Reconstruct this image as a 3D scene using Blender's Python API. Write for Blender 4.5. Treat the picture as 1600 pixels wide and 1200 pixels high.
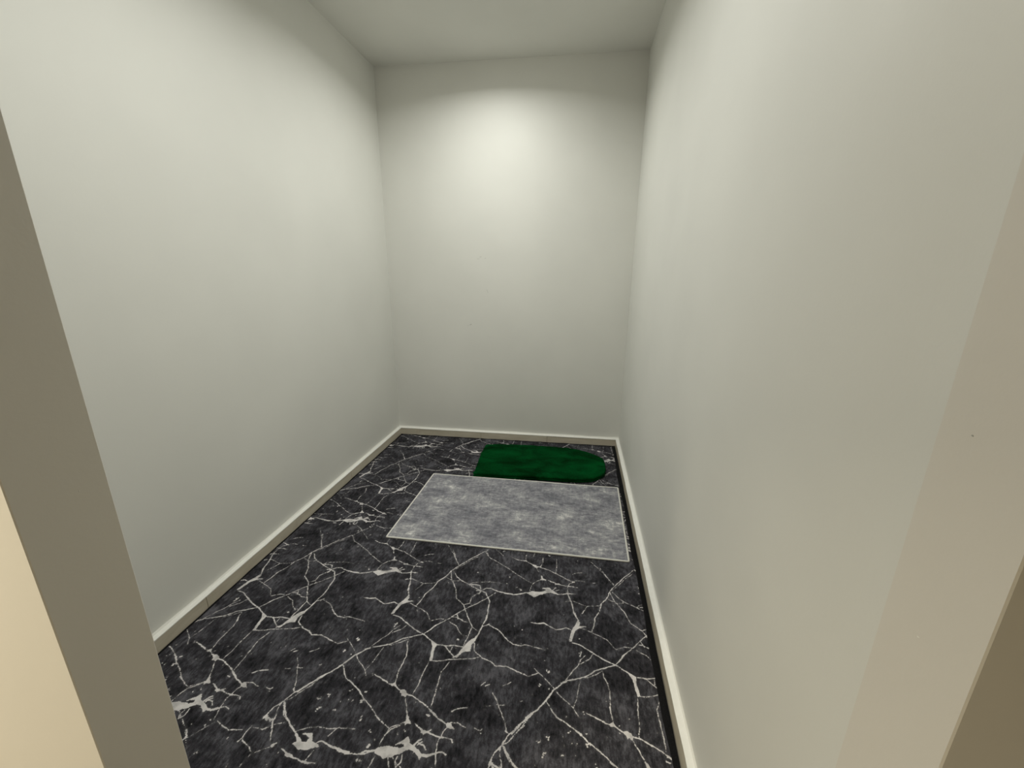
import bpy, bmesh, math, random
import numpy as np
from mathutils import Vector, Matrix

for o in list(bpy.data.objects):
    bpy.data.objects.remove(o, do_unlink=True)
scene = bpy.context.scene
COL = scene.collection

# ------------------------------------------------------------------ camera
F_PX, YAW, PITCH, ROLL = 630.93, 0.1581, 0.2684, 0.0063      # fitted to the 1600x1200 frame
CAM = np.array([0.0, 0.0, 1.5])

def cam_axes():
    f = np.array([-math.sin(YAW) * math.cos(PITCH), math.cos(YAW) * math.cos(PITCH), -math.sin(PITCH)])
    r = np.array([math.cos(YAW), math.sin(YAW), 0.0])
    u = np.cross(r, f)
    return (r * math.cos(ROLL) + u * math.sin(ROLL), -r * math.sin(ROLL) + u * math.cos(ROLL), f)

AX_R, AX_U, AX_F = cam_axes()

def on_plane(px, py, z=0.0):
    """point where the line of sight of a photo pixel meets the horizontal plane z"""
    d = (px - 800) / F_PX * AX_R - (py - 600) / F_PX * AX_U + AX_F
    t = (z - CAM[2]) / d[2]
    return CAM + d * t

cam_data = bpy.data.cameras.new('camera')
cam = bpy.data.objects.new('camera', cam_data)
COL.objects.link(cam)
cam_data.sensor_fit = 'HORIZONTAL'
cam_data.sensor_width = 36.0
cam_data.lens = 36.0 * F_PX / 1600.0
cam_data.clip_start = 0.02
cam.matrix_world = Matrix((
    (AX_R[0], AX_U[0], -AX_F[0], CAM[0]),
    (AX_R[1], AX_U[1], -AX_F[1], CAM[1]),
    (AX_R[2], AX_U[2], -AX_F[2], CAM[2]),
    (0, 0, 0, 1)))
scene.camera = cam

# ------------------------------------------------------------------ world, exposure
world = bpy.data.worlds.new('world')
scene.world = world
world.use_nodes = True
world.node_tree.nodes['Background'].inputs[0].default_value = (0.9, 0.95, 1.0, 1)
world.node_tree.nodes['Background'].inputs[1].default_value = 0.05
vs = scene.view_settings
vs.view_transform = 'Standard'
vs.look = 'None'
vs.gamma = 1.0
vs.use_curve_mapping = False
vs.exposure = 0.0

ROOM_LAMP_W = 12.0
DOOR_LAMP_W = 12.3
ROOM_LAMP_COL = (1.0, 1.0, 0.945)
HALL_LAMP_W = 27.0
HALL_LAMP_COL = (1.0, 0.90, 0.69)

# ------------------------------------------------------------------ room measures (metres)
XL, XR = -1.6447, 0.4191          # side walls
YB, YS = 3.482, 0.0283            # back wall  y = YB + YS * x
ZC = 3.0286                       # ceiling
ZF = -0.008                       # hard floor below the carpet
HB, TB = 0.0643, 0.0262           # skirting height and thickness
DX0, DX1 = -0.677, 0.360          # doorway sides
DY0, DY1 = 0.334, 0.439           # front wall faces
DZ = 1.985                        # doorway head
HALL_Z = 2.42

def yb(x):
    return YB + YS * x

# ------------------------------------------------------------------ helpers
def link(o, parent=None):
    COL.objects.link(o)
    if parent is not None:
        o.parent = parent
    return o

def mesh_obj(name, bm, mat, parent=None, smooth=False):
    me = bpy.data.meshes.new(name)
    bmesh.ops.recalc_face_normals(bm, faces=bm.faces[:])
    bm.to_mesh(me)
    bm.free()
    if mat is not None:
        me.materials.append(mat)
    if smooth:
        for p in me.polygons:
            p.use_smooth = True
    return link(bpy.data.objects.new(name, me), parent)

def tag(o, label=None, category=None, group=None, kind=None):
    if label: o['label'] = label
    if category: o['category'] = category
    if group: o['group'] = group
    if kind: o['kind'] = kind
    return o

def empty(name, loc=(0, 0, 0)):
    o = bpy.data.objects.new(name, None)
    o.location = loc
    o.empty_display_size = 0.1
    return link(o)

def add_box(bm, x0, x1, y0, y1, z0, z1):
    v = [bm.verts.new(p) for p in ((x0, y0, z0), (x1, y0, z0), (x1, y1, z0), (x0, y1, z0),
                                   (x0, y0, z1), (x1, y0, z1), (x1, y1, z1), (x0, y1, z1))]
    for f in ((0, 3, 2, 1), (4, 5, 6, 7), (0, 1, 5, 4), (1, 2, 6, 5), (2, 3, 7, 6), (3, 0, 4, 7)):
        bm.faces.new([v[i] for i in f])
    return v

def add_prism(bm, pts, z0, z1):
    lo = [bm.verts.new((p[0], p[1], z0)) for p in pts]
    hi = [bm.verts.new((p[0], p[1], z1)) for p in pts]
    n = len(pts)
    bm.faces.new(lo[::-1])
    bm.faces.new(hi)
    for i in range(n):
        bm.faces.new((lo[i], lo[(i + 1) % n], hi[(i + 1) % n], hi[i]))

def add_lathe(bm, prof, n=48, centre=(0, 0, 0)):
    rings = []
    for r, z in prof:
        rings.append([bm.verts.new((centre[0] + r * math.cos(2 * math.pi * k / n),
                                    centre[1] + r * math.sin(2 * math.pi * k / n), centre[2] + z)) for k in range(n)])
    for a, b in zip(rings, rings[1:]):
        for k in range(n):
            bm.faces.new((a[k], a[(k + 1) % n], b[(k + 1) % n], b[k]))
    return rings

def bevel(bm, w, seg=2):
    bmesh.ops.bevel(bm, geom=bm.edges[:], offset=w, segments=seg, profile=0.5, affect='EDGES')

# ------------------------------------------------------------------ materials
def srgb(r, g, b):
    def c(v):
        v /= 255.0
        return v / 12.92 if v <= 0.04045 else ((v + 0.055) / 1.055) ** 2.4
    return (c(r), c(g), c(b), 1.0)

def new_mat(name):
    m = bpy.data.materials.new(name)
    m.use_nodes = True
    nt = m.node_tree
    return m, nt, nt.nodes['Principled BSDF'], nt.nodes, nt.links

def noise(nt, vec, scale, detail=4.0, rough=0.5, dist=0.0):
    n = nt.nodes.new('ShaderNodeTexNoise')
    n.inputs['Scale'].default_value = scale
    n.inputs['Detail'].default_value = detail
    n.inputs['Roughness'].default_value = rough
    n.inputs['Distortion'].default_value = dist
    nt.links.new(vec, n.inputs['Vector'])
    return n.outputs['Fac']

def mapping(nt, src, scale=(1, 1, 1), rot=(0, 0, 0)):
    m = nt.nodes.new('ShaderNodeMapping')
    m.inputs['Scale'].default_value = scale
    m.inputs['Rotation'].default_value = rot
    nt.links.new(src, m.inputs['Vector'])
    return m.outputs['Vector']

def obj_coord(nt):
    return nt.nodes.new('ShaderNodeTexCoord').outputs['Object']

def maprange(nt, val, a, b, c=0.0, d=1.0, smooth=False):
    m = nt.nodes.new('ShaderNodeMapRange')
    if smooth: m.interpolation_type = 'SMOOTHSTEP'
    m.inputs['From Min'].default_value = a
    m.inputs['From Max'].default_value = b
    m.inputs['To Min'].default_value = c
    m.inputs['To Max'].default_value = d
    nt.links.new(val, m.inputs['Value'])
    return m.outputs['Result']

def math_node(nt, op, a, b):
    m = nt.nodes.new('ShaderNodeMath')
    m.operation = op
    for i, v in enumerate((a, b)):
        if isinstance(v, (int, float)): m.inputs[i].default_value = v
        else: nt.links.new(v, m.inputs[i])
    return m.outputs[0]

def mix(nt, fac, a, b):
    m = nt.nodes.new('ShaderNodeMix')
    m.data_type = 'RGBA'
    if isinstance(fac, (int, float)): m.inputs['Factor'].default_value = fac
    else: nt.links.new(fac, m.inputs['Factor'])
    for key, v in (('A', a), ('B', b)):
        s = [i for i in m.inputs if i.name == key and i.type == 'RGBA'][0]
        if isinstance(v, tuple): s.default_value = v
        else: nt.links.new(v, s)
    return [o for o in m.outputs if o.type == 'RGBA'][0]

def bump(nt, bsdf, height, strength, dist):
    b = nt.nodes.new('ShaderNodeBump')
    b.inputs['Strength'].default_value = strength
    b.inputs['Distance'].default_value = dist
    nt.links.new(height, b.inputs['Height'])
    nt.links.new(b.outputs['Normal'], bsdf.inputs['Normal'])

def paint(name, col, rough=0.5, spec=0.35, var=0.03, bmp=0.08):
    m, nt, p, N, L = new_mat(name)
    oc = obj_coord(nt)
    n1 = noise(nt, oc, 1.6, 3, 0.5)
    dark = tuple(c * (1 - var) for c in col[:3]) + (1.0,)
    lite = tuple(min(1, c * (1 + var)) for c in col[:3]) + (1.0,)
    L.new(mix(nt, maprange(nt, n1, 0.3, 0.7), dark, lite), p.inputs['Base Color'])
    L.new(maprange(nt, noise(nt, oc, 5, 3), 0.3, 0.7, rough - 0.05, rough + 0.05), p.inputs['Roughness'])
    p.inputs['Specular IOR Level'].default_value = spec
    bump(nt, p, noise(nt, oc, 90, 3, 0.6), bmp, 0.002)
    return m

M_WALL = paint('satin_wall_paint', (0.76, 0.76, 0.715, 1), 0.55, 0.3)
M_CEIL = paint('matt_ceiling_paint', (0.78, 0.78, 0.735, 1), 0.8, 0.2)
M_JAMB = paint('doorway_paint', (0.74, 0.715, 0.66, 1), 0.5, 0.35)
M_CHIP = paint('bare_plaster', (0.85, 0.83, 0.78, 1), 0.9, 0.1)
M_SCUFF = paint('scuff_grey', (0.42, 0.42, 0.38, 1), 0.7, 0.2)
M_HALLFLOOR = paint('floor_stone', (0.42, 0.38, 0.31, 1), 0.35, 0.5, 0.08)

def skirting_mat():
    m, nt, p, N, L = new_mat('beige_porcelain')
    oc = obj_coord(nt)
    n1 = noise(nt, mapping(nt, oc, (2.2, 2.2, 9)), 3.0, 5, 0.6, 0.6)
    info = N.new('ShaderNodeObjectInfo')
    base = mix(nt, maprange(nt, n1, 0.3, 0.7), (0.58, 0.53, 0.42, 1), (0.70, 0.65, 0.54, 1))
    L.new(mix(nt, maprange(nt, info.outputs['Random'], 0, 1, 0, 0.25), base, (0.54, 0.47, 0.36, 1)), p.inputs['Base Color'])
    p.inputs['Roughness'].default_value = 0.35
    return m
M_SKIRT = skirting_mat()

def skirting_top_mat():
    m, nt, p, N, L = new_mat('grout_painted_light')  # grout white, raised further to paint in light falling on the skirting tops
    oc = obj_coord(nt)
    L.new(mix(nt, noise(nt, oc, 40, 3), (0.86, 0.855, 0.80, 1), (0.93, 0.925, 0.88, 1)), p.inputs['Base Color'])
    p.inputs['Roughness'].default_value = 0.6
    return m
M_SKTOP = skirting_top_mat()

def carpet_mat():
    m, nt, p, N, L = new_mat('marble_print_carpet')
    oc = obj_coord(nt)
    at = N.new('ShaderNodeAttribute'); at.attribute_name = 'vein'
    # dark ground: cloudy charcoal with short streaks along the pile
    cl = noise(nt, oc, 9.0, 6, 0.65, 0.5)
    st = noise(nt, mapping(nt, oc, (75, 30, 1)), 1.0, 5, 0.7)
    fi = noise(nt, oc, 260, 2, 0.6)
    t = math_node(nt, 'ADD', math_node(nt, 'MULTIPLY', cl, 0.55), math_node(nt, 'MULTIPLY', st, 0.45))
    t = math_node(nt, 'ADD', t, math_node(nt, 'MULTIPLY', math_node(nt, 'SUBTRACT', fi, 0.5), 0.12))
    ramp = N.new('ShaderNodeValToRGB')
    e = ramp.color_ramp.elements
    e[0].position = 0.38; e[0].color = (0.009, 0.0088, 0.0108, 1)
    e[1].position = 0.64; e[1].color = (0.125, 0.123, 0.140, 1)
    k = ramp.color_ramp.elements.new(0.5); k.color = (0.040, 0.039, 0.0455, 1)
    L.new(t, ramp.inputs['Fac'])
    # veins: signed distance to the vein edge in millimetres, roughened by the weave
    rag = math_node(nt, 'ADD', math_node(nt, 'MULTIPLY', math_node(nt, 'SUBTRACT', noise(nt, oc, 210, 3, 0.7), 0.51), 6.0),
                    math_node(nt, 'MULTIPLY', math_node(nt, 'SUBTRACT', noise(nt, oc, 75, 3, 0.65), 0.515), 6.5))
    d = math_node(nt, 'ADD', at.outputs['Fac'], rag)
    mask = maprange(nt, d, -0.75, 0.75, 0, 1, True)
    fade = maprange(nt, noise(nt, oc, 22, 3, 0.6), 0.30, 0.55, 0.5, 1.0)
    mask = math_node(nt, 'MULTIPLY', mask, fade)
    vcol = mix(nt, noise(nt, oc, 60, 3), (0.60, 0.575, 0.575, 1), (0.82, 0.79, 0.78, 1))
    # faint bloom of paler yarn beside the veins
    halo = math_node(nt, 'MULTIPLY', maprange(nt, d, -7.0, 0.0, 0, 1, True), 0.13)
    ground = mix(nt, halo, ramp.outputs['Color'], (0.20, 0.195, 0.19, 1))
    L.new(mix(nt, mask, ground, vcol), p.inputs['Base Color'])
    p.inputs['Roughness'].default_value = 0.95
    p.inputs['Specular IOR Level'].default_value = 0.12
    bump(nt, p, math_node(nt, 'ADD', fi, st), 0.35, 0.003)
    return m
M_CARPET = carpet_mat()

def plain_fabric(name, c0, c1, scale=120, sheen=0.0, sheencol=None):
    m, nt, p, N, L = new_mat(name)
    oc = obj_coord(nt)
    n = noise(nt, oc, scale, 4, 0.6)
    L.new(mix(nt, maprange(nt, n, 0.3, 0.7), c0, c1), p.inputs['Base Color'])
    p.inputs['Roughness'].default_value = 0.95
    p.inputs['Specular IOR Level'].default_value = 0.1
    if sheen:
        p.inputs['Sheen Weight'].default_value = sheen
        p.inputs['Sheen Roughness'].default_value = 0.4
        if sheencol: p.inputs['Sheen Tint'].default_value = sheencol
    bump(nt, p, n, 0.4, 0.003)
    return m

M_BIND_BLACK = plain_fabric('black_serging', (0.006, 0.006, 0.0065, 1), (0.014, 0.014, 0.015, 1), 300)
M_BIND_WHITE = plain_fabric('off_white_binding', (0.66, 0.65, 0.60, 1), (0.82, 0.81, 0.76, 1), 300)

def rug_mat():
    m, nt, p, N, L = new_mat('distressed_grey_weave')
    oc = obj_coord(nt)
    big = noise(nt, mapping(nt, oc, (4.6, 7.5, 1)), 1.0, 6, 0.72, 0.3)
    hs = noise(nt, mapping(nt, oc, (24, 52, 1)), 1.0, 5, 0.74, 0.8)
    vs_ = noise(nt, mapping(nt, oc, (70, 16, 1)), 1.0, 4, 0.65, 0.6)
    fi = noise(nt, oc, 300, 2)
    t = math_node(nt, 'ADD', math_node(nt, 'MULTIPLY', big, 0.52), math_node(nt, 'MULTIPLY', hs, 0.33))
    t = math_node(nt, 'ADD', t, math_node(nt, 'MULTIPLY', vs_, 0.15))
    t = math_node(nt, 'ADD', t, math_node(nt, 'MULTIPLY', math_node(nt, 'SUBTRACT', fi, 0.5), 0.08))
    ramp = N.new('ShaderNodeValToRGB')
    e = ramp.color_ramp.elements
    e[0].position = 0.37; e[0].color = (0.105, 0.106, 0.125, 1)
    e[1].position = 0.63; e[1].color = (0.74, 0.73, 0.71, 1)
    k = e.new(0.47); k.color = (0.215, 0.216, 0.243, 1)
    k = e.new(0.56); k.color = (0.38, 0.38, 0.396, 1)
    L.new(t, ramp.inputs['Fac'])
    L.new(ramp.outputs['Color'], p.inputs['Base Color'])
    p.inputs['Roughness'].default_value = 0.9
    p.inputs['Specular IOR Level'].default_value = 0.15
    bump(nt, p, math_node(nt, 'ADD', hs, fi), 0.25, 0.002)
    return m
M_RUG = rug_mat()

def plush_mat():
    m, nt, p, N, L = new_mat('green_plush')
    oc = obj_coord(nt)
    a = noise(nt, mapping(nt, oc, (5, 9, 9)), 0.9, 3, 0.55, 0.6)
    b = noise(nt, oc, 90, 3, 0.6)
    t = math_node(nt, 'ADD', math_node(nt, 'MULTIPLY', a, 0.75), math_node(nt, 'MULTIPLY', b, 0.25))
    L.new(mix(nt, maprange(nt, t, 0.36, 0.66), (0.0006, 0.014, 0.0026, 1), (0.0010, 0.066, 0.014, 1)), p.inputs['Base Color'])
    p.inputs['Roughness'].default_value = 1.0
    p.inputs['Specular IOR Level'].default_value = 0.02
    p.inputs['Sheen Weight'].default_value = 0.03
    p.inputs['Sheen Tint'].default_value = (0.02, 0.6, 0.15, 1)
    bump(nt, p, b, 0.6, 0.006)
    return m
M_PLUSH = plush_mat()

def emit_mat(name, col, s):
    m, nt, p, N, L = new_mat(name)
    p.inputs['Base Color'].default_value = (0.9, 0.9, 0.9, 1)
    p.inputs['Emission Color'].default_value = col
    p.inputs['Emission Strength'].default_value = s
    return m

# ------------------------------------------------------------------ the shell
T = 0.12
def structure(name, bm, mat):
    o = mesh_obj(name, bm, mat)
    o['kind'] = 'structure'
    return o

HX0, HX1, HY0 = -2.55, 1.9, -1.75      # the hallway the photograph is taken from

bm = bmesh.new()
add_prism(bm, [(HX0 - T, HY0 - T), (HX1 + T, HY0 - T), (HX1 + T, 3.75), (HX0 - T, 3.75)], ZF - 0.1, ZF)
structure('floor', bm, M_HALLFLOOR)

bm = bmesh.new()
add_prism(bm, [(XL, DY1), (XR, DY1), (XR, yb(XR)), (XL, yb(XL))], ZC, ZC + 0.1)
structure('ceiling', bm, M_CEIL)

bm = bmesh.new()
add_prism(bm, [(XL - T, DY1), (XL, DY1), (XL, yb(XL)), (XL - T, yb(XL - T))], ZF, ZC + 0.1)
wall_left = structure('wall_left', bm, M_WALL)
bm = bmesh.new()
add_prism(bm, [(XR, DY1), (XR + T, DY1), (XR + T, yb(XR + T)), (XR, yb(XR))], ZF, ZC + 0.1)
wall_right = structure('wall_right', bm, M_WALL)
bm = bmesh.new()
add_prism(bm, [(XL - T, yb(XL - T)), (XR + T, yb(XR + T)), (XR + T, yb(XR + T) + T), (XL - T, yb(XL - T) + T)], ZF, ZC + 0.1)
wall_back = structure('wall_back', bm, M_WALL)

# front wall with the open doorway, one continuous piece of masonry with eased corners
def front_wall():
    bm = bmesh.new()
    r = 0.0014
    x0, x1, zt = HX0 - T, HX1 + T, ZC + 0.1
    def ring(y, g):
        a = [(x0, ZF), (DX0 - g, ZF), (DX0 - g, DZ + g), (DX1 + g, DZ + g), (DX1 + g, ZF), (x1, ZF), (x1, zt), (x0, zt)]
        return [bm.verts.new((p[0], y, p[1])) for p in a]
    rings = [ring(DY0, r), ring(DY0 + r, 0.0), ring(DY1 - r, 0.0), ring(DY1, r)]
    for a, b in zip(rings, rings[1:]):
        n = len(a)
        for i in range(n):
            bm.faces.new((a[i], a[(i + 1) % n], b[(i + 1) % n], b[i]))
    bm.faces.new(rings[0])
    bm.faces.new(rings[-1][::-1])
    return structure('wall_front', bm, M_JAMB)
wall_front = front_wall()

# hallway around the camera
bm = bmesh.new(); add_box(bm, HX0 - T, HX1 + T, HY0 - T, HY0, ZF, HALL_Z + 0.1); structure('wall_hallway_far', bm, M_JAMB)
bm = bmesh.new(); add_box(bm, HX0 - T, HX0, HY0, DY0, ZF, HALL_Z + 0.1); structure('wall_hallway_left', bm, M_JAMB)
bm = bmesh.new(); add_box(bm, HX1, HX1 + T, HY0, DY0, ZF, HALL_Z + 0.1); structure('wall_hallway_right', bm, M_JAMB)
bm = bmesh.new(); add_box(bm, HX0, HX1, HY0, DY0, HALL_Z, HALL_Z + 0.1); structure('ceiling_hallway', bm, M_CEIL)

# ------------------------------------------------------------------ skirting of porcelain tiles
GAP = 0.0016
def skirting(name, p0, p1, normal, joints):
    """a run of skirting tiles from p0 to p1; joints are distances along the run"""
    root = empty(name, (p0[0], p0[1], ZF))
    root['kind'] = 'structure'
    d = Vector((p1[0] - p0[0], p1[1] - p0[1], 0)); L = d.length; d.normalize()
    n = Vector((normal[0], normal[1], 0)).normalized()
    cuts = [0.0] + list(joints) + [L]
    rnd = random.Random(len(joints))
    for a, b in zip(cuts, cuts[1:]):
        bm = bmesh.new()
        th = TB - 0.001 + rnd.uniform(-0.0012, 0.0012)
        h = HB - ZF - 0.004 + rnd.uniform(-0.001, 0.001)
        a2, b2 = a + GAP / 2, b - GAP / 2
        c = [d * a2, d * b2, d * b2 + n * th, d * a2 + n * th]
        add_prism(bm, [(v.x, v.y) for v in c], 0.0, h)
        bevel(bm, 0.0012, 1)
        mesh_obj('skirting_tile', bm, M_SKIRT, root)
    # mortar fillet against the wall; its white also paints overhead light on the tops
    bm = bmesh.new()
    steps = max(8, int(L / 0.06))
    prev = None
    for i in range(steps + 1):
        s = L * i / steps
        w = TB + 0.0005 + 0.0012 * math.sin(s * 9.1) * math.sin(s * 23.7 + 1)
        z0, z1, z2 = HB - ZF - 0.0055, HB - ZF, HB - ZF + 0.010 + 0.002 * math.sin(s * 13)
        q = [d * s + n * w, d * s + n * w, d * s + n * 0.004, d * s + n * 0.0]
        zz = [z0, z1 - 0.001, z1 + 0.0015, z2]
        cur = [bm.verts.new((v.x, v.y, z)) for v, z in zip(q, zz)]
        if prev:
            for k in range(3):
                bm.faces.new((prev[k], cur[k], cur[k + 1], prev[k + 1]))
        prev = cur
    mesh_obj('mortar_lit_cap', bm, M_SKTOP, root)
    return root

skirting('baseboard_back', (XL, yb(XL)), (XR, yb(XR)), (YS, -1), [0.181, 0.804, 1.423])
skirting('baseboard_left', (XL, DY1), (XL, yb(XL) - TB), (1, 0), [0.846 - 0.62, 0.846, 0.846 + 0.62, 0.846 + 1.24, 0.846 + 1.86])
skirting('baseboard_right', (XR, DY1), (XR, yb(XR) - TB), (-1, 0), [0.42, 1.04, 1.66, 2.28, 2.9])

# ------------------------------------------------------------------ veins printed on the carpet (one repeat, traced)
U = np.array([0.805, -0.0108]); W = np.array([0.0015, 1.1398])      # repeat of the print
LAT = np.array([U, W]).T; LATI = np.linalg.inv(LAT)
NA, NB = 805, 1140
C3 = (240, 640, 4.0); C4 = (240, 900, 4.0); C5 = (560, 860, 6.0)
C6 = (800, 860, 6.0); C7 = (560, 1000, 6.0); C8 = (800, 1000, 5.7143)
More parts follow.
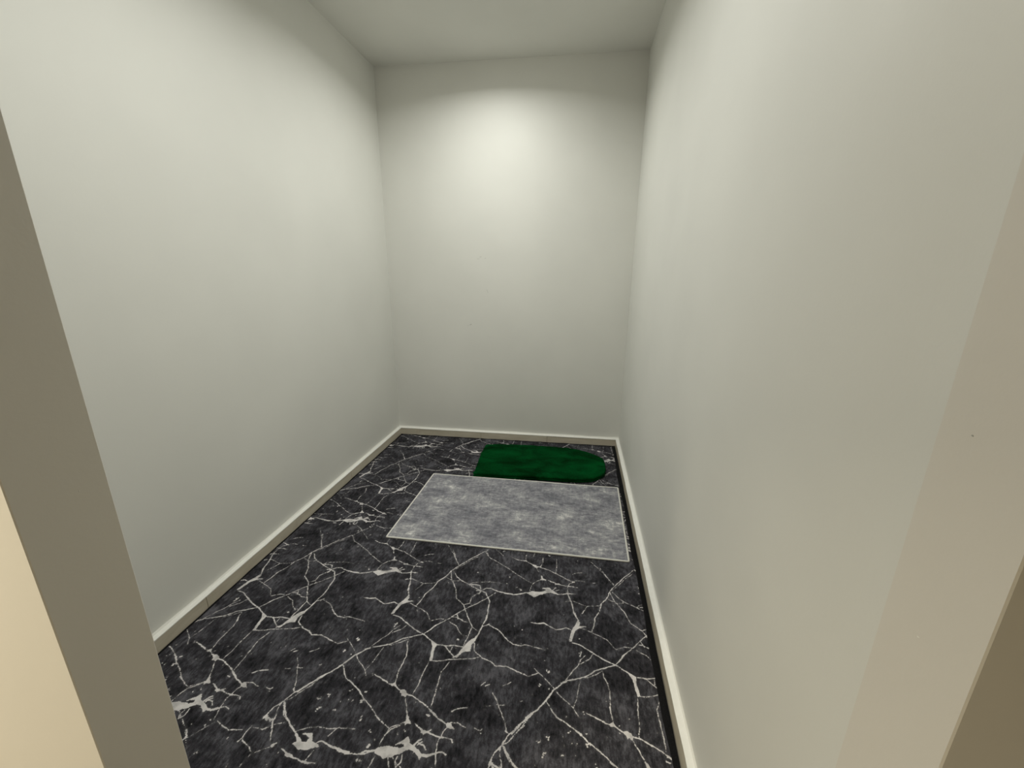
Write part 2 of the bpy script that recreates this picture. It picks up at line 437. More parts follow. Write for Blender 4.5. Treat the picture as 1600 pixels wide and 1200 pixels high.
# (view, width in mm, flat list of points along the vein); a second width gives a taper
VEINS = [
 (C5, 4.5, [1185,10,1060,75,935,150,880,185,820,245,745,290,700,350,625,410,590,465,545,515]),
 (C5, 2.2, [1150,45,1060,88,980,138,900,182]),
 (C3, 2.6, [1040,740,1050,800,1045,860]),
 (C3, 2.4, [1240,790,1300,757,1380,725]),
 (C3, 2.2, [1240,700,1290,740,1340,810]),
 (C5, 3.2, [1185,10,1235,70,1300,105,1400,165,1480,220,1560,270]),
 (C5, 4.0, [890,190,920,240,950,270,1035,320,1110,360,1150,375]),
 (C5, 4.0, [870,190,875,270,915,370,920,450,985,510,1000,550,1040,660,1065,715,1120,755]),
 (C5, 2.6, [820,250,870,275]), (C5, 2.4, [870,285,940,285,950,270]),
 (C5, 2.3, [1035,320,1090,300,1200,295,1300,300,1345,310]),
 (C5, 4.2, [1035,318,1090,320,1140,330,1150,375]),
 (C5, 4.2, [1150,375,1195,355,1245,355,1310,385,1400,405,1480,415,1560,400]),
 (C5, 7.5, [1330,390,1400,405,1440,408]),
 (C5, 8.0, [1110,375,1150,378,1130,405]),
 (C5, 3.6, [1150,380,1060,440,1045,495,985,510]), (C5, 3.0, [1045,490,1062,515]),
 (C5, 5.0, [1150,375,1195,395,1215,440,1230,480,1215,580,1200,640,1160,710,1130,780,1090,830]),
 (C5, 8.0, [1205,610,1195,650]),
 (C5, 9.0, [1110,805,1085,835,1050,860]), (C5, 22.0, [1040,870,1020,905,1000,925]), (C5, 16.0, [1045,880,1035,930]),
 (C5, 10.0, [1000,925,960,955,930,985]), (C5, 7.0, [930,985,890,1000]),
 (C5, 3.8, [1290,395,1215,440,1110,500,1000,550,920,595,840,645,730,700,670,745,610,785]),
 (C5, 6.0, [730,700,670,745]),
 (C5, 4.5, [610,785,560,795,500,810,420,825,320,870,240,890,110,910]),
 (C5, 2.6, [470,830,400,860,310,885,240,890]),
 (C5, 5.0, [310,590,370,520,430,465,475,425,465,370,490,280,497,190]), (C5, 10.0, [375,515,430,470]),
 (C5, 5.0, [50,440,110,450,160,445,200,475,240,500,340,485,370,500]), (C5, 7.5, [110,450,160,445]),
 (C5, 4.5, [450,475,510,475]),
 (C5, 2.6, [450,480,545,525,640,580,665,640,680,660,760,640,830,650]),
 (C5, 5.0, [325,605,380,620,430,660,520,735,610,785,690,850,725,880]),
 (C5, 8.5, [690,855,728,882,705,920]), (C5, 7.5, [725,880,700,940,680,1030]),
 (C5, 5.0, [725,880,810,895,900,890,985,905]), (C5, 4.6, [810,895,850,945,895,990]), (C5, 2.2, [880,905,865,940]),
 (C5, 3.6, [670,1035,760,1035,890,1020,1070,1015,1135,1000]),
 (C5, 4.6, [1065,855,1090,870,1085,940,1140,985,1160,1010,1240,1040,1285,1085,1380,1085,1470,1125,1560,1170]),
 (C8, 3.6, [60,290,110,305,150,325,230,295]),
 (C5, 3.8, [1065,720,1030,800,985,895]),
 (C5, 2.6, [850,665,920,710,960,780,985,800,1015,803]),
 (C5, 3.6, [880,625,925,625,985,665,1040,675]), (C5, 5.5, [925,600,935,640]),
 (C5, 3.8, [1130,760,1160,715,1220,695,1310,745,1400,845,1450,880,1525,895]), (C5, 6.0, [1205,700,1225,690]),
 (C6, 3.0, [0,875,80,895,125,885,200,905,310,935]),
 (C5, 3.4, [515,380,560,350,610,310]), (C5, 2.4, [440,270,500,265,610,310,720,305,745,290]),
 (C5, 3.0, [110,905,200,840,290,780,330,740,390,705]), (C5, 5.0, [335,715,365,680]), (C5, 2.4, [310,775,400,740,460,695]),
 (C5, 3.0, [470,830,455,880,460,920,450,990,420,1050,380,1120,360,1200]), (C5, 6.0, [456,890,460,930]),
 (C7, 3.2, [420,215,375,300,345,400]),
 (C7, 3.4, [660,205,610,300,570,400,510,510]),
 (C7, 3.6, [855,200,775,300,750,400,715,520,675,635]),
 (C8, 6.0, [460,375,380,440,300,545,230,620,150,680,70,755,0,835]), (C8, 9.0, [180,655,130,695]),
 (C8, 2.6, [140,715,60,800,0,870]), (C8, 7.0, [480,372,440,385]),
 (C8, 4.2, [300,545,350,620,400,690,480,740,560,800,650,880,700,940]),
 (C8, 2.8, [200,255,260,310,330,380,385,445,440,510,510,570,550,610,600,690]),
 (C8, 2.2, [610,365,590,450,565,560,550,600]),
 (C7, 4.6, [150,320,200,350,280,405,330,415,390,470,430,495,500,520,560,560,620,605,680,665,750,740,850,800]),
 (C7, 14.0, [405,480,440,495]), (C7, 8.0, [430,500,435,520]), (C7, 8.0, [315,418,340,405]), (C7, 6.5, [680,665,720,705]),
 (C7, 13.0, [838,790,862,805]), (C7, 4.0, [862,805,895,835]),
 (C7, 3.0, [440,520,447,600,455,680,465,760]), (C7, 9.0, [460,725,460,765]), (C7, 6.0, [435,770,490,780]),
 (C7, 3.2, [465,770,400,795,300,840,250,890,190,1000,150,1040]),
 (C7, 5.0, [530,785,600,850,660,870,740,905,860,930]), (C7, 11.0, [598,858,630,862]), (C7, 4.5, [650,865,680,845]),
 (C7, 3.2, [850,810,800,850,775,905,740,960,725,1050,720,1200]), (C7, 5.5, [870,930,882,960]),
 (C7, 3.0, [870,775,930,775,1010,820]), (C7, 3.2, [1085,825,1140,850,1160,835]),
 (C7, 4.0, [875,668,930,645,1020,635]), (C7, 5.5, [640,700,665,712]), 
 (C7, 5.5, [0,1070,60,1040,150,1035]),
 (C7, 22.0, [180,1040,230,1035,300,1035,350,1040]), (C7, 14.0, [340,1035,400,1030,450,1010,490,1000]), (C7, 12.0, [190,1060,240,1085]),
 (C7, 8.0, [460,915,470,970,500,1010]), (C7, 6.0, [390,968,440,955]), (C7, 5.0, [350,980,400,955,450,925]),
 (C7, 12.0, [510,1010,545,1040,575,1085]), (C7, 6.0, [520,990,560,945,590,930]), (C7, 4.0, [560,975,610,985,630,1030]),
 (C7, 6.5, [575,1075,640,1085,700,1070]), (C7, 4.5, [700,1070,780,1050,820,1075]), (C7, 5.0, [575,1085,572,1115]), (C7, 4.0, [545,1000,560,970,600,955]),
 (C7, 4.0, [155,1090,120,1150,90,1200]), (C7, 3.6, [275,1110,285,1200]), (C7, 4.0, [410,1080,395,1150,350,1190,340,1140,370,1090]),
 (C7, 3.4, [0,460,60,560,130,650,170,715,240,790,290,830]), (C7, 5.0, [160,705,180,730]), (C7, 4.0, [20,570,60,560]),
 (C7, 3.2, [1255,490,1300,570,1330,660,1370,760,1385,850,1415,885]), (C7, 2.2, [1295,605,1370,610]), (C7, 2.4, [1190,618,1240,617]), (C7, 5.0, [1380,850,1400,875]),
 (C7, 3.4, [1150,425,1190,395]), (C7, 3.6, [1190,430,1225,418]), (C7, 3.0, [1350,432,1430,395]),
 (C7, 4.6, [1560,760,1480,820,1410,885,1345,985,1280,1050,1240,1140,1215,1200]),
 (C7, 2.8, [1560,800,1480,870,1400,960,1345,985]),
 (C7, 3.4, [1330,1000,1325,1080,1340,1150,1340,1200]), (C7, 4.4, [1350,990,1390,1080,1420,1150,1460,1190]),
 (C4, 3.6, [615,935,560,1000,555,1020,610,1100]), (C4, 3.0, [555,1010,525,1035]),
 (C4, 3.0, [615,945,680,960,740,930,820,915]), (C4, 2.4, [555,960,480,960]), (C4, 3.6, [400,905,470,965]),
 (C4, 3.6, [745,890,740,960,730,1050]), (C4, 7.0, [715,885,735,900]), (C4, 6.0, [743,910,740,945]),
 (C4, 5.0, [820,780,825,870,860,940,890,985,920,1030]),
 (C4, 16.0, [900,1040,930,1065,975,1060]), (C4, 9.0, [985,990,985,1040]), (C4, 6.0, [935,985,985,985]), (C4, 10.0, [905,1020,890,1055]), (C4, 9.0, [985,1050,1025,1065]),
 (C4, 2.6, [890,970,960,950,1030,940,1100,955,1160,950,1260,955]), (C4, 2.8, [1160,945,1120,975,1090,1000]),
 (C4, 5.0, [985,1060,1050,1030,1110,1065,1190,1100,1280,1115,1390,1090]), (C4, 10.0, [1120,1070,1180,1095,1220,1105]),
 (C4, 5.0, [800,1080,840,1120,890,1140,960,1170,1010,1170]), (C4, 11.0, [830,1115,860,1125]), (C4, 3.0, [1000,1090,950,1150]),
 (C4, 2.8, [530,1200,610,1110,690,1080,760,1060]), (C4, 9.0, [740,1060,765,1045]), 
 (C4, 2.4, [125,770,220,690,330,660]),
 (C6, 4.0, [0,65,60,90,130,100,215,145,280,165,350,185,420,220,500,265,590,300]), (C6, 12.0, [205,140,225,152]), (C6, 8.0, [565,293,585,298]), (C6, 6.5, [115,98,135,100]),
 (C6, 2.8, [135,45,130,95]), (C6, 3.0, [290,65,290,110,265,155]), (C6, 3.0, [418,80,420,160,410,215]),
 (C6, 4.0, [225,155,250,200]), (C6, 8.0, [278,240,285,275]), (C6, 6.0, [270,272,315,278]),
 (C6, 2.8, [290,270,230,290,190,320,165,380]), (C6, 3.0, [0,200,90,250,180,305]),
 (C6, 4.4, [340,280,420,315,500,335,560,340,615,350]), (C6, 8.0, [410,316,440,316]),
 (C6, 3.0, [575,300,540,310,520,350,530,430,560,490,580,570,615,650,605,700]),
 (C6, 5.0, [0,415,80,410,150,395]), (C6, 17.0, [165,400,220,405,275,402]), (C6, 10.0, [270,400,330,388,380,385]), (C6, 7.0, [290,355,345,365,370,385]),
 (C6, 4.0, [375,380,410,350]), (C6, 4.0, [390,385,440,372]), (C6, 8.0, [385,390,430,412]), (C6, 5.0, [430,412,530,405,590,410]), (C6, 8.0, [200,415,220,430]),
 (C6, 3.4, [565,225,610,212,655,210]), (C6, 2.4, [595,285,640,285,680,295]), (C6, 2.4, [740,305,780,308]),
 (C6, 3.0, [820,165,880,240,960,330]),
 (C6, 2.4, [500,485,550,472]), (C6, 2.2, [1145,180,1200,215]), (C6, 3.0, [1180,150,1190,120,1150,95]),
]
PATCHES = [
 (C5, [1110,812,1050,838,1000,885,950,950,925,990,905,985,890,1000,925,1005,960,965,1000,948,1050,945,1058,885,1100,845]),
 (C5, [683,848,705,855,735,882,715,915,700,960,690,1030,665,1035,680,960,695,900]),
 (C7, [150,1045,200,1005,270,990,330,1008,390,1015,430,1005,425,975,375,968,420,945,458,910,478,965,515,1005,560,1025,590,1065,640,1075,700,1058,715,1075,640,1100,590,1090,572,1115,550,1080,510,1035,470,1025,420,1045,385,1070,340,1075,310,1100,270,1090,230,1118,210,1090,180,1070]),
 (C6, [140,402,185,380,225,388,280,388,325,372,290,352,350,350,385,385,430,410,400,408,370,395,320,400,270,412,240,425,205,438,175,418]),
 (C4, [868,1048,900,1030,880,985,915,1010,925,1035,955,1040,975,1010,940,985,985,980,990,1030,1030,1055,1000,1075,960,1085,905,1085]),
 (C7, [388,468,430,465,455,490,460,510,440,535,420,520,400,525,405,500]),
 (C7, [815,785,870,770,865,790,890,830,850,825,825,815]),
 (C7, [455,690,470,740,495,775,465,775,435,800,445,760]),
 (C7, [590,840,605,845,640,855,680,840,665,860,690,880,640,870,605,890,595,865]),
 (C6, [195,130,225,140,240,160,215,160]), (C6, [272,235,290,262,318,275,280,280]), (C7, [300,425,345,395,352,425,320,430]),
 (C5, [370,520,420,475,470,435,480,440,455,470,510,475,450,488,400,510,330,590,310,595]),
 (C8, [120,700,150,665,195,645,180,665,150,690,130,725]),
]
SPECKS = [(C8,(320,880),9),(C8,(230,905),8),(C8,(270,1040),9),(C8,(450,1030),7),(C8,(660,940),9),(C8,(580,930),6),(C8,(510,820),7),
 (C8,(480,690),5),(C8,(325,285),13),(C8,(255,405),8),(C8,(325,440),7),(C8,(660,845),7),(C8,(640,650),6),(C8,(290,1000),8),(C8,(540,925),5),
 (C5,(935,835),9),(C5,(560,565),5),(C5,(1520,370),8),(C5,(1140,155),6),(C5,(1120,205),8),(C5,(1300,130),6),(C5,(1420,250),6),(C5,(1390,310),5),
 (C5,(1480,345),6),(C5,(1230,290),5),(C7,(85,985),12),(C7,(155,940),7),(C7,(20,745),8),(C7,(110,850),6),(C7,(1145,880),6),(C7,(1530,575),6),(C7,(1245,1175),14),
 (C7,(430,850),6),(C7,(370,880),6),(C7,(20,1125),8),(C4,(1300,880),5),(C4,(1040,760),5),(C4,(350,905),6),(C4,(320,935),6),(C4,(270,1105),9),(C4,(380,1110),5),
 (C4,(460,1010),5),(C4,(700,1190),9),(C4,(1340,1055),6),(C4,(1270,1150),8),(C6,(85,375),7),(C6,(45,345),5),(C6,(1160,130),7),(C6,(640,965),8)]

def floor_xy(view, x, y):
    return on_plane(view[0] + x / view[2], view[1] + y / view[2])[:2]

def build_tile():
    rnd = np.random.RandomState(7)
    tile = np.full((NB, NA), -30.0, np.float32)
    def splat(p, q, wp, wq):
        pc, qc = LATI @ p, LATI @ q
        m = 0.5 * max(wp, wq) / 1000 + 0.009
        i0 = int(math.floor((min(pc[0], qc[0]) - m / 0.8) * NA)); i1 = int(math.ceil((max(pc[0], qc[0]) + m / 0.8) * NA))
        j0 = int(math.floor((min(pc[1], qc[1]) - m / 1.1) * NB)); j1 = int(math.ceil((max(pc[1], qc[1]) + m / 1.1) * NB))
        ii, jj = np.meshgrid(np.arange(i0, i1 + 1), np.arange(j0, j1 + 1))
        a, b = ii / NA, jj / NB
        X = LAT[0, 0] * a + LAT[0, 1] * b; Y = LAT[1, 0] * a + LAT[1, 1] * b
        d = q - p; L2 = max(float(d @ d), 1e-12)
        t = np.clip(((X - p[0]) * d[0] + (Y - p[1]) * d[1]) / L2, 0, 1)
        dist = np.hypot(X - p[0] - t * d[0], Y - p[1] - t * d[1]) * 1000
        s = (0.5 * (wp + (wq - wp) * t) - dist).astype(np.float32)
        J, I = jj % NB, ii % NA
        tile[J, I] = np.maximum(tile[J, I], s)
    for view, w, pts in VEINS:
        P = [floor_xy(view, pts[i], pts[i + 1]) for i in range(0, len(pts), 2)]
        fine = [P[0]]
        for a, b in zip(P, P[1:]):                     # wander a little between the traced points
            L = float(np.hypot(*(b - a)))
            n = max(1, int(L / 0.009))
            nrm = np.array([-(b - a)[1], (b - a)[0]]) / max(L, 1e-9)
            off = 0.0
            for k in range(1, n):
                off = 0.6 * off + rnd.uniform(-1, 1) * 0.0013
                fine.append(a + (b - a) * k / n + nrm * off)
            fine.append(b)
        n = len(fine)
        ws = w * (0.94 + 0.38 * (rnd.rand(n) - 0.5))
        if n > 6 and w < 6:
            ws[0] *= 0.6; ws[-1] *= 0.6; ws[1] *= 0.85; ws[-2] *= 0.85
        for k in range(n - 1):
            splat(fine[k], fine[k + 1], ws[k], ws[k + 1])
    for view, pts in PATCHES:
        Q = np.array([floor_xy(view, pts[i], pts[i + 1]) for i in range(0, len(pts), 2)])
        C = (LATI @ Q.T).T
        i0, i1 = int((C[:, 0].min() - 0.012) * NA) - 1, int((C[:, 0].max() + 0.012) * NA) + 1
        j0, j1 = int((C[:, 1].min() - 0.010) * NB) - 1, int((C[:, 1].max() + 0.010) * NB) + 1
        ii, jj = np.meshgrid(np.arange(i0, i1 + 1), np.arange(j0, j1 + 1))
        a, b = ii / NA, jj / NB
        X = LAT[0, 0] * a + LAT[0, 1] * b; Y = LAT[1, 0] * a + LAT[1, 1] * b
        inside = np.zeros(X.shape, bool); dist = np.full(X.shape, 1e9)
        for p, q in zip(Q, np.roll(Q, -1, 0)):
            d = q - p; L2 = max(float(d @ d), 1e-12)
            t = np.clip(((X - p[0]) * d[0] + (Y - p[1]) * d[1]) / L2, 0, 1)
            dist = np.minimum(dist, np.hypot(X - p[0] - t * d[0], Y - p[1] - t * d[1]) * 1000)
            if p[1] != q[1]:
                inside ^= ((p[1] > Y) != (q[1] > Y)) & (X < (q[0] - p[0]) * (Y - p[1]) / (q[1] - p[1]) + p[0])
        s = np.where(inside, np.minimum(dist, 6.0), -dist).astype(np.float32) + 0.6
        J, I = jj % NB, ii % NA
        tile[J, I] = np.maximum(tile[J, I], s)
    for view, (x, y), r in SPECKS:
        c = floor_xy(view, x, y)
        for k in range(3):
            o = rnd.uniform(-1, 1, 2) * r * 0.0006
            splat(c + o, c + o + rnd.uniform(-1, 1, 2) * r * 0.0004, r * 0.55, r * 0.4)
    for k in range(150):                               # stray flecks of the print
        c = LAT @ rnd.rand(2)
        splat(c, c + rnd.uniform(-1, 1, 2) * 0.004, rnd.uniform(0.8, 2.2), rnd.uniform(0.6, 1.4))
    return tile

TILE = build_tile()

def vein_at(x, y):
    a = LATI[0, 0] * x + LATI[0, 1] * y; b = LATI[1, 0] * x + LATI[1, 1] * y
    fa, fb = (a % 1.0) * NA, (b % 1.0) * NB
    i, j = np.floor(fa).astype(int), np.floor(fb).astype(int)
    u, v = fa - i, fb - j
    i0, i1, j0, j1 = i % NA, (i + 1) % NA, j % NB, (j + 1) % NB
    return (TILE[j0, i0] * (1 - u) * (1 - v) + TILE[j0, i1] * u * (1 - v) + TILE[j1, i0] * (1 - u) * v + TILE[j1, i1] * u * v)

# ------------------------------------------------------------------ carpet
CX0, CX1 = XL + TB + 0.003, XR - TB - 0.004
def cyb(x): return yb(x) - TB - 0.004
CY0 = DY1 + 0.012

def build_carpet():
    root = empty('carpet', ((CX0 + CX1) / 2, 1.9, ZF))
    bands = [(CY0, 0.80, 0.006), (0.80, 1.50, 0.002), (1.50, 2.20, 0.003), (2.20, 3.30, 0.0045), (3.30, None, 0.005)]
    V, Fc, base = [], [], 0
    for y0, y1, st in bands:
        nx = int((CX1 - CX0) / st) + 1
        xs = np.linspace(CX0, CX1, nx)
        far = cyb(xs) if y1 is None else np.full(nx, y1)
        ny = int((far.mean() - y0) / st) + 2
        t = np.linspace(0, 1, ny)[:, None]
        X = np.broadcast_to(xs, (ny, nx)); Y = y0 + (far - y0) * t
        Z = np.zeros_like(Y)
        V.append(np.stack([X, Y, Z], -1).reshape(-1, 3))
        idx = base + np.arange(ny * nx).reshape(ny, nx)
        Fc.append(np.stack([idx[:-1, :-1], idx[:-1, 1:], idx[1:, 1:], idx[1:, :-1]], -1).reshape(-1, 4))
        base += ny * nx
    V = np.concatenate(V); Fc = np.concatenate(Fc)
    vein = vein_at(V[:, 0], V[:, 1]).astype(np.float32)
    # underside and rim so that the carpet has thickness
    c = np.array([(CX0, CY0, 0), (CX1, CY0, 0), (CX1, cyb(CX1), 0), (CX0, cyb(CX0), 0)], float)
    low = c.copy(); low[:, 2] = ZF
    k = len(V)
    V = np.concatenate([V, c, low])
    vein = np.concatenate([vein, np.full(8, -30, np.float32)])
    extra = [[k + 7, k + 6, k + 5, k + 4]] + [[k + i, k + 4 + i, k + 4 + (i + 1) % 4, k + (i + 1) % 4] for i in range(4)]
    Fc = np.concatenate([Fc, np.array(extra)])
    V = V - np.array([root.location.x, root.location.y, root.location.z])
    me = bpy.data.meshes.new('pile')
    me.vertices.add(len(V)); me.vertices.foreach_set('co', V.astype(np.float32).ravel())
    me.loops.add(Fc.size); me.loops.foreach_set('vertex_index', Fc.astype(np.int32).ravel())
    me.polygons.add(len(Fc)); me.polygons.foreach_set('loop_start', (np.arange(len(Fc)) * 4).astype(np.int32))
    me.update(calc_edges=True)
    at = me.attributes.new('vein', 'FLOAT', 'POINT'); at.data.foreach_set('value', vein)
    me.materials.append(M_CARPET)
    pile = link(bpy.data.objects.new('pile', me), root)
    # serged black edges along the skirting
    def binding(p, q, wide, high):
        bm = bmesh.new()
        p = Vector((p[0], p[1], 0)) - root.location; q = Vector((q[0], q[1], 0)) - root.location
        d = (q - p); L = d.length; d.normalize(); n = Vector((-d.y, d.x, 0))
        steps = int(L / 0.03); prev = None
        for i in range(steps + 1):
            s = L * i / steps
            hz = high + 0.0008 * math.sin(s * 31) + 0.0006 * math.sin(s * 57 + 1)
            wv = wide * (1 + 0.12 * math.sin(s * 8.3 + 0.7) + 0.06 * math.sin(s * 21))
            prof = [(0, -0.001), (0, hz * 0.7), (wv * 0.2, hz), (wv * 0.75, hz), (wv, 0.0002)]
            cur = [bm.verts.new((p + d * s + n * o + Vector((0, 0, z)))[:]) for o, z in prof]
            if prev:
                for k in range(4): bm.faces.new((prev[k], cur[k], cur[k + 1], prev[k + 1]))
            prev = cur
        return mesh_obj('edge_binding', bm, M_BIND_BLACK, root)
    binding((CX1, CY0), (CX1, cyb(CX1)), 0.026, 0.0035)
    binding((CX1, cyb(CX1)), (CX0, cyb(CX0)), 0.009, 0.003)
    binding((CX0, cyb(CX0)), (CX0, CY0), 0.008, 0.003)
    tag(root, 'wall-to-wall charcoal carpet printed with pale cracked marble veins', 'carpet')
    return root
build_carpet()

# ------------------------------------------------------------------ grey rug
def build_rug():
    cr = [on_plane(*p, z=0.005) for p in ((602.5, 839), (984, 878), (966, 762), (677.5, 740))]
    c = sum(cr) / 4
    ex = (cr[1] - cr[0] + cr[2] - cr[3]); ex /= np.linalg.norm(ex)
    ey = np.array([-ex[1], ex[0], 0])
    ang = math.atan2(ex[1], ex[0])
    w = 0.5 * (np.linalg.norm(cr[1] - cr[0]) + np.linalg.norm(cr[2] - cr[3]))
    h = 0.5 * (np.linalg.norm(cr[3] - cr[0]) + np.linalg.norm(cr[2] - cr[1]))
    root = empty('area_rug', (c[0], c[1], 0.0006)); root.rotation_euler.z = ang
    # corner positions in the rug's own frame, keeping the photographed slight skew
    loc = [np.array([(p - c) @ ex, (p - c) @ ey]) for p in cr]
    nx, ny = 70, 40
    def pos(s, t):
        return (loc[0] * (1 - s) * (1 - t) + loc[1] * s * (1 - t) + loc[2] * s * t + loc[3] * (1 - s) * t)
    def lift(s, t):
        e = 0.0009 * (1 + math.sin(s * 11 + 2 * t)) * (0.4 + 0.6 * abs(2 * t - 1)) + 0.0006 * (1 + math.sin(t * 9 + s * 3))
        return e
    bm = bmesh.new()
    top = [[None] * (nx + 1) for _ in range(ny + 1)]; bot = [[None] * (nx + 1) for _ in range(ny + 1)]
    for j in range(ny + 1):
        for i in range(nx + 1):
            p = pos(i / nx, j / ny); z = lift(i / nx, j / ny)
            top[j][i] = bm.verts.new((p[0], p[1], 0.0045 + z)); bot[j][i] = bm.verts.new((p[0], p[1], z * 0.3))
    for j in range(ny):
        for i in range(nx):
            bm.faces.new((top[j][i], top[j][i + 1], top[j + 1][i + 1], top[j + 1][i]))
            bm.faces.new((bot[j][i], bot[j + 1][i], bot[j + 1][i + 1], bot[j][i + 1]))
    mesh_obj('rug_field', bm, M_RUG, root, True)
    # binding tape folded over the four edges, with rounded corners
    path = []
    rad = 0.012
    L4 = [Vector((*p, 0)) for p in loc]
    for k in range(4):
        a, b, d = L4[k - 1], L4[k], L4[(k + 1) % 4]
        u1, u2 = (a - b).normalized(), (d - b).normalized()
        for s in range(6):
            t = s / 5
            path.append((b + u1 * rad) * (1 - t) ** 2 + b * 2 * t * (1 - t) + (b + u2 * rad) * t * t)
        n = 40
        for s in range(1, n):
            path.append((b + u2 * rad).lerp(d - u2 * rad, s / n))
    bm = bmesh.new(); rings = []
    N = len(path); cen = Vector((0, 0, 0))
    for i, p in enumerate(path):
        tg = (path[(i + 1) % N] - path[i - 1]).normalized()
        inn = Vector((-tg.y, tg.x, 0))
        s = min(1, max(0, p.x / w + 0.5)); t = min(1, max(0, p.y / h + 0.5)); z = lift(s, t)
        prof = [(0.0085, 0.0047 + z), (0.006, 0.0066 + z), (0.0005, 0.006 + z), (-0.0022, 0.003 + z * 0.5), (0.0, 0.0002)]
        rings.append([bm.verts.new((p + inn * o + Vector((0, 0, zz)))[:]) for o, zz in prof])
    for i in range(N):
        a, b = rings[i], rings[(i + 1) % N]
        for k in range(4): bm.faces.new((a[k], b[k], b[k + 1], a[k + 1]))
    tag(mesh_obj('edge_binding', bm, M_BIND_WHITE, root, True), 'narrow off-white binding tape')
    tag(root, 'flat mottled grey rug with thin off-white edge lying on the carpet', 'rug')
build_rug()

# ------------------------------------------------------------------ folded green plush mat
def build_mat():
    H = 0.040
    px_top = [(741, 736), (746, 722), (752, 706), (759, 693.5), (780, 693), (820, 694.3), (860, 696.8), (888, 699), (905, 702),
              (920, 706), (935, 712), (943, 716), (945, 721), (946, 728)]
    back = [on_plane(x, y, H)[:2] for x, y in px_top]
    front = [on_plane(x, y, 0.0)[:2] for x, y in ((946.5, 741), (944, 746), (936, 750.5), (924, 754.5), (900, 755.3), (860, 752.5), (800, 749), (760, 746.5), (737, 744.8))]
    pts = np.array(back + front)
    c = pts.mean(0)
    # dense closed outline
    def resample(P, n):
        Q = np.vstack([P, P[:1]]); seg = np.hypot(*np.diff(Q, axis=0).T); s = np.concatenate([[0], np.cumsum(seg)])
        t = np.linspace(0, s[-1], n, endpoint=False)
        return np.stack([np.interp(t, s, Q[:, 0]), np.interp(t, s, Q[:, 1])], -1)
    P = resample(pts, 220)
    for _ in range(2): P = 0.5 * P + 0.25 * (np.roll(P, 1, 0) + np.roll(P, -1, 0))
    rnd = random.Random(3)
    root = empty('plush_mat', (c[0], c[1], 0.0005))
    def layer(name, z0, z1, grow, seed):
        tg = np.roll(P, -1, 0) - np.roll(P, 1, 0); tg /= np.linalg.norm(tg, axis=1)[:, None]
        nrm = np.stack([tg[:, 1], -tg[:, 0]], -1)
        if ((P - c) * nrm).sum() < 0: nrm = -nrm
        bm = bmesh.new(); rings = []
        hh = z1 - z0
        prof = []
        R = 0.5 * hh
        for k in range(9):                              # rolled pile edge
            a = -math.pi / 2 + math.pi * k / 8
            prof.append((-R + R * math.cos(a), z0 + R + R * math.sin(a)))
        ins = [0.03, 0.045, 0.065, 0.09, 0.12, 0.15]
        n = len(P)
        from mathutils import noise as mn
        def fuzz(p, amp, f=26):
            return amp * (mn.noise(Vector((p[0] * f, p[1] * f, seed))) + 0.6 * mn.noise(Vector((p[0] * f * 3, p[1] * f * 3, seed + 5))))
        for off, z in prof:
            r = []
            for k in range(n):
                p = P[k] + nrm[k] * (off + grow + fuzz((P[k][0], P[k][1] + z * 3), 0.0035))
                r.append(bm.verts.new((p[0] - c[0], p[1] - c[1], max(0.0, z + (fuzz(p, 0.0022) if z > z0 + 0.3 * hh else 0)))))
            rings.append(r)
        core = P.copy()
        ax0, ax1 = P[:, 0].min(), P[:, 0].max()
        midline = lambda x: c[1] + 0.0 * x
        for f in (0.08, 0.18, 0.30, 0.44, 0.58, 0.72, 0.86, 0.95, 1.0):  # top surface, drawn in towards a centre line
            r = []
            for k in range(n):
                e = P[k] + nrm[k] * (-R + grow)
                tx = min(max(e[0], ax0 + 0.16), ax1 - 0.16)
                p = e * (1 - f) + np.array([tx, midline(tx)]) * f
                z = z1 + 0.004 * math.sin(math.pi * min(1, f * 1.4) * 0.5) + fuzz(p, 0.0045, 14) + fuzz(p, 0.0018, 60)
                r.append(bm.verts.new((p[0] - c[0], p[1] - c[1], z)))
            rings.append(r)
        for a, b in zip(rings, rings[1:]):
            for k in range(n):
                bm.faces.new((a[k], a[(k + 1) % n], b[(k + 1) % n], b[k]))
        bm.faces.new(rings[0][::-1])
        bmesh.ops.remove_doubles(bm, verts=bm.verts[:], dist=0.0004)
        return mesh_obj(name, bm, M_PLUSH, root, True)
    layer('lower_layer', 0.0, 0.019, -0.001, 1.0)
    layer('upper_layer', 0.0175, H - 0.002, 0.0, 4.0)
    tag(root, 'thick dark green plush mat with clipped right corners near the back wall', 'mat')
build_mat()

# ------------------------------------------------------------------ marks on the paint
def flake(name, centre, axis_u, axis_v, nrm, w, h, mat, parent, seed, thick=0.0006):
    rnd = random.Random(seed)
    c, u, v, n = map(Vector, (centre, axis_u, axis_v, nrm))
    bm = bmesh.new()
    k = 9
    lo, hi = [], []
    for i in range(k):
        a = 2 * math.pi * i / k; r = rnd.uniform(0.55, 1.0)
        p = c + u * (w * r * math.cos(a)) + v * (h * r * math.sin(a))
        lo.append(bm.verts.new(p)); hi.append(bm.verts.new(c + (p - c) * 0.8 + n * thick))
    bm.faces.new(hi)
    for i in range(k): bm.faces.new((lo[i], lo[(i + 1) % k], hi[(i + 1) % k], hi[i]))
    return mesh_obj(name, bm, mat, parent)

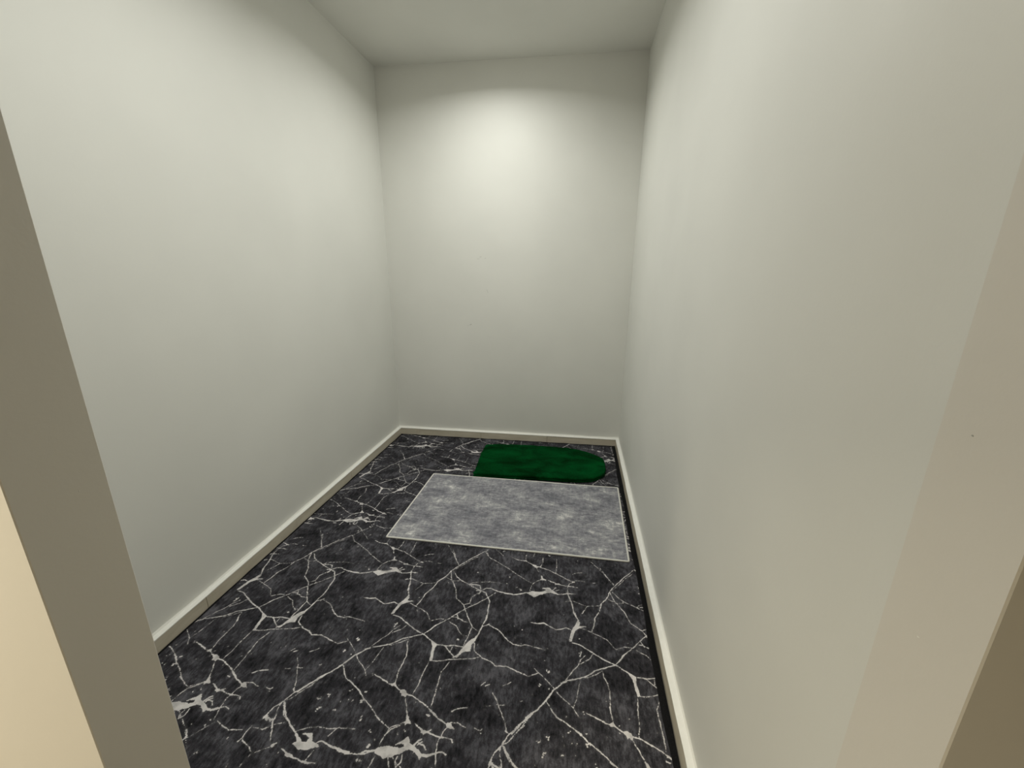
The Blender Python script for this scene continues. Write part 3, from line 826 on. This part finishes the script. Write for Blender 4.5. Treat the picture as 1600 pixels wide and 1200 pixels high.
def tilt(a): return ((0, math.cos(a), math.sin(a)), (0, -math.sin(a), math.cos(a)))
for (y, z, w, h, a, s) in ((0.403, 1.202, 0.0020, 0.0011, 0.9, 1), (0.409, 1.121, 0.0012, 0.0008, 0.2, 2)):
    u, v = tilt(a); flake('paint_chip', (DX0, y, z), u, v, (1, 0, 0), w, h, M_CHIP, wall_front, s, 0.0003)
for (y, z, w, h, a, s) in ((0.392, 1.143, 0.0020, 0.0009, 0.15, 3),):
    u, v = tilt(a); flake('paint_chip', (DX1, y, z), u, v, (-1, 0, 0), w, h, M_CHIP, wall_front, s, 0.0003)
u, v = tilt(0.1); flake('scuff_mark', (DX1, 0.404, 1.36), u, v, (-1, 0, 0), 0.0018, 0.0011, M_SCUFF, wall_front, 4, 0.0003)
def back_scuff(x, z, w, h, a, s, m):
    flake('scuff_mark', (x, yb(x) - 0.0001, z), (math.cos(a), 0, math.sin(a)), (-math.sin(a), 0, math.cos(a)), (0, -1, 0), w, h, m, wall_back, s, 0.0004)
M_SCUFF2 = paint('scuff_faint', (0.66, 0.66, 0.62, 1), 0.6, 0.2)
M_SCUFF3 = paint('scuff_mid', (0.55, 0.55, 0.51, 1), 0.6, 0.2)
for i, (x, z, w, h, a, m) in enumerate(((-0.845, 1.612, 0.016, 0.004, -0.1, M_SCUFF2), (-0.825, 1.628, 0.013, 0.005, 0.2, M_SCUFF2), (-0.785, 1.617, 0.010, 0.005, 0.5, M_SCUFF2),
                            (-0.922, 1.060, 0.016, 0.004, 0.45, M_SCUFF3), (-0.945, 1.051, 0.013, 0.0025, 0.3, M_SCUFF2), (-0.77, 1.35, 0.004, 0.022, 0.3, M_SCUFF2))):
    back_scuff(x, z, w, h, a, 10 + i, m)

# ------------------------------------------------------------------ recessed ceiling downlights
M_TRIM = paint('white_trim', (0.86, 0.86, 0.84, 1), 0.4, 0.4)
def downlight(name, x, y, zc, watts, col, glow, label, spread=155, size=0.08):
    root = empty(name, (x, y, zc))
    bm = bmesh.new()
    add_lathe(bm, [(0.062, 0.0), (0.062, -0.004), (0.058, -0.007), (0.050, -0.007), (0.046, -0.004), (0.045, 0.0)])
    mesh_obj('trim_ring', bm, M_TRIM, root, True)
    bm = bmesh.new()
    add_lathe(bm, [(0.0455, -0.001), (0.044, -0.006), (0.036, -0.0095), (0.022, -0.0115), (0.008, -0.012), (0.0005, -0.012)])
    mesh_obj('lens', bm, emit_mat('lit_lens_' + name, (*col, 1), glow), root, True)
    ld = bpy.data.lights.new('lamp_light', 'AREA')
    ld.shape = 'DISK'; ld.size = size; ld.energy = watts; ld.color = col; ld.spread = math.radians(spread)
    lo = bpy.data.objects.new('lamp_light', ld)
    lo.location = (0, 0, -0.0135)
    link(lo, root)
    tag(root, label, 'light')
    return root
downlight('ceiling_downlight', -0.655, 2.716, ZC, ROOM_LAMP_W, ROOM_LAMP_COL, 60.0, 'round white recessed ceiling downlight, lit, at the top edge of the photo')
downlight('ceiling_downlight', -0.640, 1.38, ZC, DOOR_LAMP_W, ROOM_LAMP_COL, 60.0, 'round white recessed ceiling downlight nearer the doorway, above the frame')
downlight('hallway_downlight', -1.32, -0.33, HALL_Z, HALL_LAMP_W, HALL_LAMP_COL, 12.0, 'round warm recessed downlight in the hallway ceiling outside the doorway', 121, 0.10)
